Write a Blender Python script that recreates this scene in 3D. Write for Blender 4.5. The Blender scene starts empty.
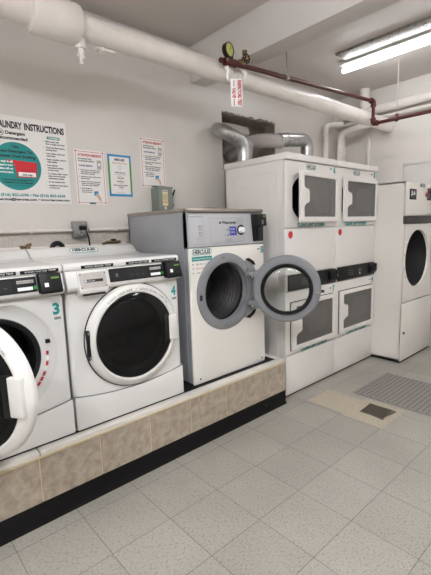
import bpy, bmesh, math, random
from mathutils import Vector, Matrix
random.seed(7)
SC = bpy.context.scene
C = SC.collection
PI = math.pi
# ------------------------------------------------------------------ camera
cam_data = bpy.data.cameras.new('camera')
cam = bpy.data.objects.new('camera', cam_data); C.objects.link(cam); SC.camera = cam
cam_data.sensor_fit = 'HORIZONTAL'; cam_data.sensor_width = 36.0
cam_data.lens = 394.668 / 431 * 36.0
cam_data.clip_start = 0.02
_yaw, _pitch, _roll = 0.724973, 0.147870, -0.032206
_fw = Vector((math.sin(_yaw)*math.cos(_pitch), math.cos(_yaw)*math.cos(_pitch), -math.sin(_pitch)))
_r = Vector((math.cos(_yaw), -math.sin(_yaw), 0)); _u = _r.cross(_fw)
_r2 = _r*math.cos(_roll) + _u*math.sin(_roll); _u2 = _u*math.cos(_roll) - _r*math.sin(_roll)
cam.matrix_world = Matrix(((_r2.x, _u2.x, -_fw.x, -1.26126), (_r2.y, _u2.y, -_fw.y, -1.15989), (_r2.z, _u2.z, -_fw.z, 1.38392), (0, 0, 0, 1)))
# ------------------------------------------------------------------ world, exposure
w = bpy.data.worlds.new('world'); SC.world = w; w.use_nodes = True
w.node_tree.nodes['Background'].inputs[0].default_value = (0.9, 0.93, 1.0, 1)
w.node_tree.nodes['Background'].inputs[1].default_value = 0.05
SC.view_settings.view_transform = 'Standard'; SC.view_settings.look = 'None'
SC.view_settings.exposure = 1.0; SC.view_settings.gamma = 1.0
SC.view_settings.use_curve_mapping = False
try:
    SC.cycles.use_denoising = True
    SC.cycles.max_bounces = 8; SC.cycles.diffuse_bounces = 5; SC.cycles.transmission_bounces = 6; SC.cycles.transparent_max_bounces = 10
except Exception: pass
TUBE_POWER = 60.0            # base emission, scaled per tube to balance the brightness
# the lamps of the room: (x, y far end, y near end, z, shade above?)
LAMPS = [(2.42, 1.03, -0.17, 2.85, 'ceiling', 'tube_far', .019), (-0.78, -0.55, -1.75, 2.62, 'hung', 'tube_near', .018), (1.7, -1.3, -2.5, 2.80, 'ceiling', 'tube', .018), (-2.3, -0.4, -1.6, 2.72, 'hung', 'tube_near', .018)]

# ------------------------------------------------------------------ materials
def rgb(h):
    h = h.lstrip('#'); v = [int(h[i:i+2], 16)/255 for i in (0, 2, 4)]
    return tuple(c/12.92 if c <= .04045 else ((c+.055)/1.055)**2.4 for c in v) + (1,)
def mat(name, col, rough=.5, metal=0., noise=0., nscale=20., bump=0., bscale=60., emit=0, trans=0., coat=0., spec=.5, ior=1.45):
    m = bpy.data.materials.new(name); m.use_nodes = True
    nt = m.node_tree; b = nt.nodes['Principled BSDF']
    col = rgb(col) if isinstance(col, str) else col
    b.inputs['Base Color'].default_value = col
    b.inputs['Roughness'].default_value = rough; b.inputs['Metallic'].default_value = metal
    b.inputs['Specular IOR Level'].default_value = spec; b.inputs['IOR'].default_value = ior
    if trans: b.inputs['Transmission Weight'].default_value = trans
    if coat: b.inputs['Coat Weight'].default_value = coat; b.inputs['Coat Roughness'].default_value = .08
    if emit:
        b.inputs['Emission Color'].default_value = col; b.inputs['Emission Strength'].default_value = emit
    tc = nt.nodes.new('ShaderNodeTexCoord')
    if noise:
        n = nt.nodes.new('ShaderNodeTexNoise'); n.inputs['Scale'].default_value = nscale; n.inputs['Detail'].default_value = 6
        nt.links.new(tc.outputs['Object'], n.inputs['Vector'])
        r = nt.nodes.new('ShaderNodeValToRGB'); e = r.color_ramp.elements
        e[0].position = .3; e[1].position = .7
        e[0].color = tuple(max(0, c*(1-noise)) for c in col[:3])+(1,); e[1].color = tuple(min(1, c*(1+noise*.6)) for c in col[:3])+(1,)
        nt.links.new(n.outputs['Fac'], r.inputs['Fac']); nt.links.new(r.outputs['Color'], b.inputs['Base Color'])
    if bump:
        n = nt.nodes.new('ShaderNodeTexNoise'); n.inputs['Scale'].default_value = bscale; n.inputs['Detail'].default_value = 4
        nt.links.new(tc.outputs['Object'], n.inputs['Vector'])
        bp = nt.nodes.new('ShaderNodeBump'); bp.inputs['Strength'].default_value = bump; bp.inputs['Distance'].default_value = .01
        nt.links.new(n.outputs['Fac'], bp.inputs['Height']); nt.links.new(bp.outputs['Normal'], b.inputs['Normal'])
    return m
M = {}
M['wall'] = mat('painted plaster', '#dbd6d0', .42, noise=.03, nscale=3, bump=.35, bscale=7)
M['block'] = mat('painted block', '#d0c9c0', .55, noise=.05, nscale=30, bump=.9, bscale=55)
M['ceil'] = mat('ceiling paint', '#d2cbc6', .5, noise=.03, nscale=2, bump=.3, bscale=5)
M['beam'] = mat('beam paint', '#d8d3cf', .5, noise=.03, nscale=5, bump=.15, bscale=12)
M['hole'] = mat('broken masonry', '#aaa39c', .9, noise=.25, nscale=14, bump=.8, bscale=30)
M['enamel'] = mat('white enamel', '#dddcd9', .25, coat=.25, noise=.012, nscale=4)
M['enamel2'] = mat('dryer enamel', '#e6e2de', .3, coat=.15, noise=.012, nscale=4)
M['cream'] = mat('cream enamel', '#e6e3dc', .32, noise=.012, nscale=3)
M['tumbler'] = mat('tumbler enamel', '#e6e2db', .34, noise=.015, nscale=3)
M['plastic'] = mat('white plastic', '#e0deda', .35)
M['grey'] = mat('grey panel', '#9c9ea4', .42, metal=.15, noise=.03, nscale=5)
M['greyside'] = mat('grey side', '#a0a2a6', .4, metal=.2, noise=.08, nscale=4)
M['doorgrey'] = mat('grey door plastic', '#828387', .45, metal=.1)
M['panelgrey'] = mat('light grey panel', '#b4b5b8', .4)
M['steel'] = mat('steel', '#a79f96', .32, metal=.9, noise=.1, nscale=8)
M['duct'] = mat('galvanised', '#b9b9b8', .3, metal=.95, noise=.22, nscale=22, bump=.35, bscale=45)
M['sleeve'] = mat('white flexible sleeve', '#b9b2ae', .6, bump=.4, bscale=60)
M['chrome'] = mat('chrome', '#cfcfcf', .15, metal=1)
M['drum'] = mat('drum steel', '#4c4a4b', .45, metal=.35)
M['black'] = mat('black plastic', '#0e0e10', .45, spec=.35)
M['dark'] = mat('dark rubber and gaps', '#101012', .6)  # also colours shaded gaps that have no depth of their own
M['band'] = mat('dark band', '#383534', .45)
M['base'] = mat('black cove base', '#070608', .42, spec=.3)
M['darkglass'] = mat('dark door glass', '#050507', .06, coat=.3)
M['greyglass'] = mat('dryer window', '#74706e', .16, noise=.03, nscale=3)
M['teal'] = mat('teal', '#168a88', .5)
M['ink'] = mat('ink', '#26262a', .6)
M['inkgrey'] = mat('grey ink', '#77777a', .6)
M['redink'] = mat('red ink', '#c03038', .6)
M['red'] = mat('red', '#c8222e', .5)
M['paper'] = mat('sign paper', '#ece9e6', .45)
M['white'] = mat('white label', '#f2f2f0', .5)
M['blue'] = mat('blue', '#3b8dc2', .5)
M['navy'] = mat('navy', '#2a3a8a', .5)
M['green'] = mat('green', '#4d9a55', .5)
M['skin'] = mat('printed hand', '#d8b698', .6)
M['lcd'] = mat('lcd blue', '#3a3fa8', .3)
M['led'] = mat('green led', '#3aa04a', .4, emit=.05)
M['ledtext'] = mat('green display', '#5f8a3a', .4, emit=.05)
M['pipe'] = mat('white painted pipe', '#e6dfd9', .3, noise=.04, nscale=9, bump=.3, bscale=22)
M['redpipe'] = mat('maroon painted pipe', '#4b1815', .38, noise=.1, nscale=12)
M['brass'] = mat('brass', '#7d6a4c', .4, metal=.7)
M['dial'] = mat('gauge dial', '#b9bb62', .5)
M['box'] = mat('breaker grey', '#7f857f', .45, noise=.04, nscale=8)
M['junction'] = mat('junction box', '#8f908e', .4, metal=.5)
M['yellow'] = mat('pale yellow label', '#d9cfa4', .5)
M['tan'] = mat('tan vinyl tile', '#b5ab98', .5, noise=.16, nscale=70)
M['drain'] = mat('drain metal', '#6a6052', .5, metal=.4, noise=.2, nscale=30)
M['mat'] = mat('rubber mat', '#8b8682', .55)
M['holes'] = mat('mat holes', '#5c5855', .7)
M['slab'] = mat('white marble sill', '#dcd8d1', .35, noise=.04, nscale=12)
M['trimtan'] = mat('bullnose', '#c9b999', .4)
M['lampbody'] = mat('lamp body', '#d9d6d0', .5)
TC = (.925, .955, 1.0, 1)
M['tube'] = mat('fluorescent tube', TC, .4, emit=TUBE_POWER*1.0)
M['tube_near'] = mat('near fluorescent tube', TC, .4, emit=TUBE_POWER*.92)  # strength chosen to balance the lamps against each other
M['tube_far'] = mat('far fluorescent tube', TC, .4, emit=TUBE_POWER*.27)  # turned down so the end wall does not render too bright
M['rod'] = mat('painted rod', '#9a9591', .5)
M['amber'] = mat('amber glass', '#c99a30', .3)
# glass of the washer door: clear, lightly tinted
g = bpy.data.materials.new('clear glass'); g.use_nodes = True; nt = g.node_tree; nt.nodes.clear()
o_ = nt.nodes.new('ShaderNodeOutputMaterial'); mx = nt.nodes.new('ShaderNodeMixShader'); tr = nt.nodes.new('ShaderNodeBsdfTransparent'); gl = nt.nodes.new('ShaderNodeBsdfGlossy'); fr = nt.nodes.new('ShaderNodeFresnel')
tr.inputs[0].default_value = (.86, .88, .87, 1); gl.inputs['Roughness'].default_value = .04; fr.inputs[0].default_value = 1.6
nt.links.new(fr.outputs[0], mx.inputs[0]); nt.links.new(tr.outputs[0], mx.inputs[1]); nt.links.new(gl.outputs[0], mx.inputs[2]); nt.links.new(mx.outputs[0], o_.inputs[0])
M['glass'] = g
def tinted(name, tint, diff, k, rough):
    m = bpy.data.materials.new(name); m.use_nodes = True; nt = m.node_tree
    b = nt.nodes['Principled BSDF']; b.inputs['Base Color'].default_value = rgb(diff); b.inputs['Roughness'].default_value = rough; b.inputs['Coat Weight'].default_value = .2
    o = nt.nodes['Material Output']; t = nt.nodes.new('ShaderNodeBsdfTransparent'); t.inputs[0].default_value = rgb(tint)
    x = nt.nodes.new('ShaderNodeMixShader'); x.inputs[0].default_value = k
    nt.links.new(t.outputs[0], x.inputs[1]); nt.links.new(b.outputs[0], x.inputs[2]); nt.links.new(x.outputs[0], o.inputs[0])
    return m
M['darkglass'] = tinted('smoked door glass', '#505058', '#08080b', .5, .05)
M['greyglass'] = tinted('grey dryer window', '#c8c8c8', '#a09d9a', .40, .07)
# floor: 12 inch vinyl tiles with flecks
def floor_material():
    m = bpy.data.materials.new('vinyl tile floor'); m.use_nodes = True; nt = m.node_tree; b = nt.nodes['Principled BSDF']; L = nt.links
    N = lambda t: nt.nodes.new(t)
    geo = N('ShaderNodeNewGeometry'); sep = N('ShaderNodeSeparateXYZ'); L.new(geo.outputs['Position'], sep.inputs[0])
    def mth(op, a, b_=None, c_=None):
        n = N('ShaderNodeMath'); n.operation = op
        for i, v in enumerate((a, b_, c_)):
            if v is None: continue
            if isinstance(v, (int, float)): n.inputs[i].default_value = v
            else: L.new(v, n.inputs[i])
        return n.outputs[0]
    masks = []
    T = .3048
    for ax in 'XY':
        q = mth('DIVIDE', sep.outputs[ax], T)
        q = mth('ADD', q, 50.0)
        fr_ = mth('FRACT', q)
        d = mth('ABSOLUTE', mth('SUBTRACT', fr_, .5))
        masks.append(mth('GREATER_THAN', d, .5-.0042))
    line = mth('MAXIMUM', masks[0], masks[1])
    fx = mth('FLOOR', mth('ADD', mth('DIVIDE', sep.outputs['X'], T), 50.0)); fy = mth('FLOOR', mth('ADD', mth('DIVIDE', sep.outputs['Y'], T), 50.0))
    comb = N('ShaderNodeCombineXYZ'); L.new(fx, comb.inputs[0]); L.new(fy, comb.inputs[1])
    wn = N('ShaderNodeTexWhiteNoise'); wn.noise_dimensions = '3D'; L.new(comb.outputs[0], wn.inputs['Vector'])
    mp = N('ShaderNodeMapping'); mp.inputs['Rotation'].default_value = (0, 0, .5); mp.inputs['Scale'].default_value = (46, 92, 1)
    L.new(geo.outputs['Position'], mp.inputs['Vector'])
    n1 = N('ShaderNodeTexNoise'); n1.inputs['Scale'].default_value = 1.6; n1.inputs['Detail'].default_value = 3; L.new(mp.outputs[0], n1.inputs['Vector'])
    r1 = N('ShaderNodeValToRGB'); r1.color_ramp.elements[0].position = .33; r1.color_ramp.elements[0].color = rgb('#878177'); r1.color_ramp.elements[1].position = .44; r1.color_ramp.elements[1].color = rgb('#a5a199')
    e = r1.color_ramp.elements.new(.62); e.color = rgb('#a8a49b'); e = r1.color_ramp.elements.new(.75); e.color = rgb('#b9b5ab')
    L.new(n1.outputs['Fac'], r1.inputs['Fac'])
    n2 = N('ShaderNodeTexNoise'); n2.inputs['Scale'].default_value = 2.3; n2.inputs['Detail'].default_value = 5; L.new(geo.outputs['Position'], n2.inputs['Vector'])
    r2 = N('ShaderNodeValToRGB'); r2.color_ramp.elements[0].position = .3; r2.color_ramp.elements[0].color = (.86, .86, .86, 1); r2.color_ramp.elements[1].position = .65; r2.color_ramp.elements[1].color = (1, 1, 1, 1)
    L.new(n2.outputs['Fac'], r2.inputs['Fac'])
    mu = N('ShaderNodeMix'); mu.data_type = 'RGBA'; mu.blend_type = 'MULTIPLY'; mu.inputs[0].default_value = 1
    L.new(r1.outputs[0], mu.inputs[6]); L.new(r2.outputs[0], mu.inputs[7])
    var = N('ShaderNodeMapRange'); var.inputs[3].default_value = .95; var.inputs[4].default_value = 1.03; L.new(wn.outputs['Value'], var.inputs[0])
    vv = N('ShaderNodeVectorMath'); vv.operation = 'SCALE'; L.new(mu.outputs[2], vv.inputs[0]); L.new(var.outputs[0], vv.inputs['Scale'])
    mx = N('ShaderNodeMix'); mx.data_type = 'RGBA'; L.new(line, mx.inputs[0]); L.new(vv.outputs[0], mx.inputs[6]); mx.inputs[7].default_value = rgb('#625d57')
    L.new(mx.outputs[2], b.inputs['Base Color']); b.inputs['Roughness'].default_value = .42; b.inputs['Specular IOR Level'].default_value = .35
    return m
M['floor'] = floor_material()
def stone_material():
    m = mat('beige stone tile', '#b7a58f', .45); nt = m.node_tree; b = nt.nodes['Principled BSDF']
    tc = nt.nodes.new('ShaderNodeTexCoord')
    n = nt.nodes.new('ShaderNodeTexNoise'); n.inputs['Scale'].default_value = 22; n.inputs['Detail'].default_value = 8; n.inputs['Distortion'].default_value = .6
    r = nt.nodes.new('ShaderNodeValToRGB'); e = r.color_ramp.elements
    e[0].position = .33; e[0].color = rgb('#95897a'); e[1].position = .68; e[1].color = rgb('#b3a798')
    x = r.color_ramp.elements.new(.5); x.color = rgb('#a69a8a')
    nt.links.new(tc.outputs['Object'], n.inputs['Vector']); nt.links.new(n.outputs['Fac'], r.inputs['Fac']); nt.links.new(r.outputs[0], b.inputs['Base Color'])
    return m
M['stone'] = stone_material()
def cracked_material():
    m = mat('chipped lamp paint', '#a39e96', .5); nt = m.node_tree; b = nt.nodes['Principled BSDF']
    tc = nt.nodes.new('ShaderNodeTexCoord'); n = nt.nodes.new('ShaderNodeTexNoise'); n.inputs['Scale'].default_value = 28; n.inputs['Detail'].default_value = 6; n.inputs['Distortion'].default_value = 1.5
    r = nt.nodes.new('ShaderNodeValToRGB'); e = r.color_ramp.elements; e[0].position = .36; e[0].color = rgb('#55514a'); e[1].position = .45; e[1].color = rgb('#a39e96')
    nt.links.new(tc.outputs['Object'], n.inputs['Vector']); nt.links.new(n.outputs['Fac'], r.inputs['Fac']); nt.links.new(r.outputs[0], b.inputs['Base Color'])
    return m
M['chipped'] = cracked_material()

# ------------------------------------------------------------------ mesh builder
_dg = None
_tcache = {}
def text_geo(s, bold=False):
    if (s, bold) in _tcache: return _tcache[(s, bold)]
    cu = bpy.data.curves.new('t', 'FONT'); cu.body = s; cu.size = 1; cu.resolution_u = 3
    if bold: cu.offset = .045
    o = bpy.data.objects.new('t', cu)
    C.objects.link(o)
    dg = bpy.context.evaluated_depsgraph_get()
    me = bpy.data.meshes.new_from_object(o.evaluated_get(dg))
    vs = [(v.co.x, v.co.y) for v in me.vertices]; fs = [tuple(p.vertices) for p in me.polygons]
    bpy.data.objects.remove(o); bpy.data.curves.remove(cu); bpy.data.meshes.remove(me)
    if vs:
        x0 = min(v[0] for v in vs); x1 = max(v[0] for v in vs)
    else: x0 = x1 = 0
    _tcache[(s, bold)] = (vs, fs, x0, x1)
    return _tcache[(s, bold)]
class MB:
    def __init__(s, xf=None): s.v = []; s.f = []; s.m = []; s.mats = []; s.xf = xf
    def mi(s, m):
        m = M[m] if isinstance(m, str) else m
        if m not in s.mats: s.mats.append(m)
        return s.mats.index(m)
    def add(s, vs, fs, m):
        b = len(s.v); k = s.mi(m)
        if s.xf is not None: vs = [s.xf @ Vector(v) for v in vs]
        s.v += [tuple(v) for v in vs]
        for f in fs: s.f.append(tuple(i+b for i in f)); s.m.append(k)
        return s
    def box(s, x0, x1, y0, y1, z0, z1, m, bev=0, seg=2):
        if bev <= 0:
            v = [(x, y, z) for x in (x0, x1) for y in (y0, y1) for z in (z0, z1)]
            return s.add(v, [(0, 1, 3, 2), (4, 6, 7, 5), (0, 4, 5, 1), (2, 3, 7, 6), (0, 2, 6, 4), (1, 5, 7, 3)], m)
        bm = bmesh.new(); bmesh.ops.create_cube(bm, size=1)
        for v in bm.verts: v.co = Vector(((x0+x1)/2+v.co.x*(x1-x0), (y0+y1)/2+v.co.y*(y1-y0), (z0+z1)/2+v.co.z*(z1-z0)))
        bmesh.ops.bevel(bm, geom=bm.edges[:], offset=bev, segments=seg, affect='EDGES', profile=.5)
        bm.verts.index_update()
        s.add([v.co[:] for v in bm.verts], [tuple(v.index for v in f.verts) for f in bm.faces], m); bm.free(); return s
    def prism(s, poly, axis, a, b, m, bev=0, seg=2):
        """poly: 2-D outline; axis 'x': (y,z), 'y': (x,z), 'z': (x,y); extruded from a to b"""
        def P(p, t): return {'x': (t, p[0], p[1]), 'y': (p[0], t, p[1]), 'z': (p[0], p[1], t)}[axis]
        n = len(poly)
        vs = [P(p, a) for p in poly]+[P(p, b) for p in poly]
        fs = [tuple(range(n)), tuple(range(2*n-1, n-1, -1))]+[(i, (i+1) % n, n+(i+1) % n, n+i) for i in range(n)]
        bm = bmesh.new(); bv = [bm.verts.new(v) for v in vs]
        for f in fs: bm.faces.new([bv[i] for i in f])
        bmesh.ops.recalc_face_normals(bm, faces=bm.faces[:])
        if bev > 0: bmesh.ops.bevel(bm, geom=bm.edges[:], offset=bev, segments=seg, affect='EDGES', profile=.5)
        bm.verts.index_update()
        s.add([v.co[:] for v in bm.verts], [tuple(v.index for v in f.verts) for f in bm.faces], m); bm.free(); return s
    def lathe(s, prof, c, axis, m, n=48, closed=False, a0=0, a1=2*PI):
        """prof: (r, h) along axis from centre c"""
        ax = Vector(axis).normalized(); t = Vector((0, 0, 1)) if abs(ax.z) < .9 else Vector((1, 0, 0))
        u = ax.cross(t).normalized(); w_ = ax.cross(u); c = Vector(c)
        full = abs(a1-a0-2*PI) < 1e-6; k = n if full else n+1
        vs = []; 
        for r, h in prof:
            for i in range(k):
                a = a0+(a1-a0)*i/n
                vs.append(c+ax*h+u*(r*math.cos(a))+w_*(r*math.sin(a)))
        fs = []; R = len(prof)
        for j in range(R-1 if not closed else R):
            for i in range(n):
                i2 = (i+1) % k; j2 = (j+1) % R
                fs.append((j*k+i, j*k+i2, j2*k+i2, j2*k+i))
        return s.add(vs, fs, m)
    def cyl(s, p0, p1, r, m, n=20, r1=None):
        p0 = Vector(p0); p1 = Vector(p1); L = (p1-p0).length; r1 = r if r1 is None else r1
        return s.lathe([(0, 0), (r, 0), (r1, L), (0, L)], p0, p1-p0, m, n)
    def tube(s, path, r, m, n=16, caps=True, bend=0, bseg=6):
        P = [Vector(p) for p in path]
        if bend:
            Q = [P[0]]
            for i in range(1, len(P)-1):
                a = (P[i-1]-P[i]); b = (P[i+1]-P[i]); d = min(bend, a.length*.49, b.length*.49)
                p = P[i]+a.normalized()*d; q = P[i]+b.normalized()*d
                for k in range(bseg+1):
                    t = k/bseg; Q.append(p*(1-t)**2+P[i]*2*t*(1-t)+q*t*t)
            Q.append(P[-1]); P = Q
        vs = []; T0 = None; u = None
        rr = r if callable(r) else (lambda i: r)
        for i, p in enumerate(P):
            t = (P[min(i+1, len(P)-1)]-P[max(i-1, 0)]).normalized()
            if u is None:
                a = Vector((0, 0, 1)) if abs(t.z) < .9 else Vector((1, 0, 0)); u = t.cross(a).normalized()
            else: u = (u-t*u.dot(t)).normalized()
            w_ = t.cross(u)
            for k in range(n):
                an = 2*PI*k/n; vs.append(p+(u*math.cos(an)+w_*math.sin(an))*rr(i))
        fs = [(i*n+k, i*n+(k+1) % n, (i+1)*n+(k+1) % n, (i+1)*n+k) for i in range(len(P)-1) for k in range(n)]
        if caps: fs += [tuple(range(n-1, -1, -1)), tuple((len(P)-1)*n+k for k in range(n))]
        return s.add(vs, fs, m)
    def quad(s, pts, m): return s.add(pts, [tuple(range(len(pts)))], m)
    def text(s, st, o, right, up, h, m, align='l', width=None, bold=False):
        vs, fs, x0, x1 = text_geo(st, bold)
        k = h/.70; kx = k
        if width: kx = width/max(1e-6, x1-x0)
        right = Vector(right); up = Vector(up); o = Vector(o)
        off = {'l': x0, 'c': (x0+x1)/2, 'r': x1}[align]
        return s.add([o+right*((v[0]-off)*kx)+up*(v[1]*k) for v in vs], fs, m)
    def plate(s, x0, x1, z0, z1, cx, cz, hole, y, m, curl=.0, inner=(), n=64, front=-1, axis='y'):
        """front plate (facing -y) of a rectangle with a hole; hole(a) gives radius; inner: list of (dr, dy, material)"""
        ang = sorted(set([2*PI*i/n for i in range(n)]+[math.atan2(zz-cz, xx-cx) % (2*PI) for xx in (x0+curl, x1-curl) for zz in (z0+curl, z1-curl)]))
        def rect(a, e):
            dx, dz = math.cos(a), math.sin(a); t = 1e9
            if dx > 1e-9: t = min(t, (x1-e-cx)/dx)
            if dx < -1e-9: t = min(t, (x0+e-cx)/dx)
            if dz > 1e-9: t = min(t, (z1-e-cz)/dz)
            if dz < -1e-9: t = min(t, (z0+e-cz)/dz)
            return (cx+dx*t, cz+dz*t)
        loops = []
        if curl:
            base = [rect(a, curl) for a in ang]
            for q in range(0, 5):
                th = PI/2*q/4; e = math.cos(th)*curl; dy = (1-math.sin(th))*curl
                # grow each inner-rect point outwards
                lp = []
                for (px, pz) in base:
                    gx = (px > x1-curl-1e-6)-(px < x0+curl+1e-6); gz = (pz > z1-curl-1e-6)-(pz < z0+curl+1e-6)
                    L = math.hypot(gx, gz) or 1
                    lp.append((px+gx*e*(1 if L == 1 else .75), y+dy, pz+gz*e*(1 if L == 1 else .75)))
                loops.append((lp, m))
        else: loops.append(([(p[0], y, p[1]) for p in (rect(a, 0) for a in ang)], m))
        loops.append(([(cx+math.cos(a)*hole(a), y, cz+math.sin(a)*hole(a)) for a in ang], m))
        for dr, dy, mm in inner:
            loops.append(([(cx+math.cos(a)*(hole(a)+dr), y+dy, cz+math.sin(a)*(hole(a)+dr)) for a in ang], mm))
        K = len(ang)
        for j in range(len(loops)-1):
            s.add(loops[j][0]+loops[j+1][0], [(i, (i+1) % K, K+(i+1) % K, K+i) for i in range(K)], loops[j+1][1])
        return s
    def build(s, name, parent=None, smooth=True, loc=None, rotz=None, recalc=True):
        me = bpy.data.meshes.new(name); me.from_pydata(s.v, [], s.f)
        for m in s.mats: me.materials.append(m)
        me.polygons.foreach_set('material_index', s.m)
        if recalc:
            bm = bmesh.new(); bm.from_mesh(me); bmesh.ops.remove_doubles(bm, verts=bm.verts[:], dist=1e-5)
            bmesh.ops.recalc_face_normals(bm, faces=bm.faces[:]); bm.to_mesh(me); bm.free()
        if smooth:
            me.polygons.foreach_set('use_smooth', [True]*len(me.polygons))
            try: me.set_sharp_from_angle(angle=math.radians(35))
            except Exception: pass
        me.update()
        o = bpy.data.objects.new(name, me); C.objects.link(o)
        if parent is not None: o.parent = parent
        if loc is not None: o.location = loc
        if rotz is not None: o.rotation_euler = (0, 0, rotz)
        return o
def tag(o, label=None, cat=None, group=None, kind=None):
    if label: o['label'] = label
    if cat: o['category'] = cat
    if group: o['group'] = group
    if kind: o['kind'] = kind
    return o
def thing(name, label, cat, loc=(0, 0, 0), rotz=0, group=None):
    o = bpy.data.objects.new(name, None); C.objects.link(o); o.location = loc; o.rotation_euler = (0, 0, rotz); o.empty_display_size = .1
    return tag(o, label, cat, group)
def copy_tree(o, parent=None):
    c = o.copy(); C.objects.link(c); c.parent = parent
    for ch in [x for x in SC.objects if x.parent == o]: copy_tree(ch, c)
    return c
def struct(name, mb, **k): return tag(mb.build(name, **k), kind='structure')
X, Y, Z = Vector((1, 0, 0)), Vector((0, 1, 0)), Vector((0, 0, 1))

# ------------------------------------------------------------------ the room
WY, EX, ZC = 1.65, 3.375, 2.912
RX0, RY0 = -3.0, -3.2
struct('floor', MB().box(RX0, EX, RY0, WY, -.1, 0, 'floor'))
struct('ceiling', MB().box(RX0, EX, RY0, WY, ZC, ZC+.1, 'ceil'))
HX0, HX1, HZ0, HZ1 = 1.37, 2.137, 1.93, 2.466
b = MB()
# wall with the duct opening (recess .35 deep), plaster above and painted block below
b.box(RX0, HX0, WY, WY+.4, 1.395, ZC, 'wall').box(HX1, EX, WY, WY+.4, 1.395, ZC, 'wall')
b.box(HX0, HX1, WY, WY+.4, 1.395, HZ0, 'wall')
jag = [(HX0+(HX1-HX0)*i/24, HZ1+random.uniform(-.012, .008)) for i in range(25)]
b.prism([(HX0, ZC)]+[(p[0], p[1]) for p in jag]+[(HX1, ZC)], 'y', WY, WY+.4, 'wall')
b.box(RX0, EX, WY+.012, WY+.4, 0, 1.395, 'block')
b.box(HX0-.02, HX1+.02, WY+.24, WY+.42, HZ0-.02, HZ1+.03, 'hole')
b.box(HX0, HX0+.006, WY+.004, WY+.38, HZ0, HZ1-.013, 'hole').box(HX1-.006, HX1, WY+.004, WY+.38, HZ0, HZ1-.013, 'hole').box(HX0, HX1, WY+.004, WY+.38, HZ1-.02, HZ1-.013, 'hole').box(HX0, HX1, WY+.004, WY+.38, HZ0, HZ0+.006, 'hole')
for k, z in enumerate((1.2, 1.0, .8, .6, .4, .2)): pass
struct('wall_left', b, smooth=False)
struct('wall_back', MB().box(EX, EX+.15, RY0, WY+.4, 0, ZC, 'wall'))
struct('wall_right', MB().box(RX0, EX, RY0-.15, RY0, 0, ZC, 'wall'))
struct('wall_front', MB().box(RX0-.15, RX0, RY0, WY+.4, 0, ZC, 'wall'))
struct('trim_1', MB().box(1.012, 1.19, RY0, WY, 2.625, ZC, 'beam', .006))     # downstand beam
# thin ledge where plaster meets block
struct('trim_2', MB().box(RX0, .27, WY-.006, WY+.012, 1.390, 1.400, 'wall', .002))
# door frame on the end wall behind the tumbler
b = MB()
for y0, y1, z0, z1 in ((.832, .875, 0, 2.05), (-.09, -.047, 0, 2.05), (-.047, .832, 2.010, 2.05)): b.box(EX-.014, EX, y0, y1, z0, z1, 'beam', .004)
d1 = struct('door_1', MB().box(EX-.006, EX-.001, -.047, .832, .005, 2.01, 'beam', .002))
fr = b.build('door_frame', d1)

# ------------------------------------------------------------------ tiled platform
PY, PZ, PX1 = .708, .36, 1.093
pf = thing('tiled_platform', 'long low platform under the washers, faced with beige stone tile above a black base strip', 'platform', (0, PY, 0))
MB().box(RX0+.01, PX1-.004, .012, WY-PY-.001, 0, PZ-.0008, 'dark').build('platform_core', pf)  # dark top colour stands in for the shaded hollow behind the sill
b = MB(); xs = [PX1, .774, .464, .156, -.142, -.448, -.756]
while xs[-1] > RX0+.35: xs.append(xs[-1]-.305)
xs.append(RX0+.01)
for a, c in zip(xs[1:], xs[:-1]): b.box(a+.003, c-.003, 0, .012, .105, PZ-.022, 'stone', .0015, 1)
b.box(RX0+.01, PX1-.001, .003, .012, .1, PZ-.02, 'trimtan')
b.build('tile_facing', pf)
b = MB(); 
for a, c in zip(xs2 := [PX1, .30, -.75, -1.7, RX0+.01], xs2[1:]): b.box(c+.002, a-.002, -.002, .052, PZ-.018, PZ+.004, 'slab', .003)
b.box(PX1-.05, PX1-.002, .052, WY-PY-.001, PZ-.018, PZ+.004, 'slab', .003)
b.box(RX0+.01, PX1, -.007, .006, PZ-.028, PZ-.016, 'trimtan', .003)
b.build('top_sill', pf)
b = MB().prism([(-.014, 0), (-.010, .012), (-.004, .022), (-.004, .108), (.003, .110), (.003, 0)], 'x', RX0+.01, PX1, 'base')
b.box(.98, .9801+.0, -.006, -.003, .0, .1, 'base') if False else None
b.cyl((.86, -.004, .062), (.86, -.0065, .062), .004, 'chrome', 10)
b.build('cove_base', pf)

# ------------------------------------------------------------------ decals
def hercules(b, x, z, y, wd, h, m='ink', edge='teal', ax=X, up=Z, nrm=-Y):
    """oval lettered sticker centred at x,z on plane y (facing -y)"""
    pts = lambda e: [(x+math.copysign(wd/2-h/2, math.cos(a))+math.cos(a)*(h/2-e), y, z+math.sin(a)*(h/2-e)) for a in [2*PI*i/24 for i in range(24)]]
    b.quad(pts(0), edge); b.quad([(p[0], p[1]-.0004, p[2]) for p in pts(.0045)], 'white')
    b.text('HERCULES', (x, y-.0008, z-h*.29), X, Z, h*.58, m, 'c', wd*.86, True)

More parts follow.
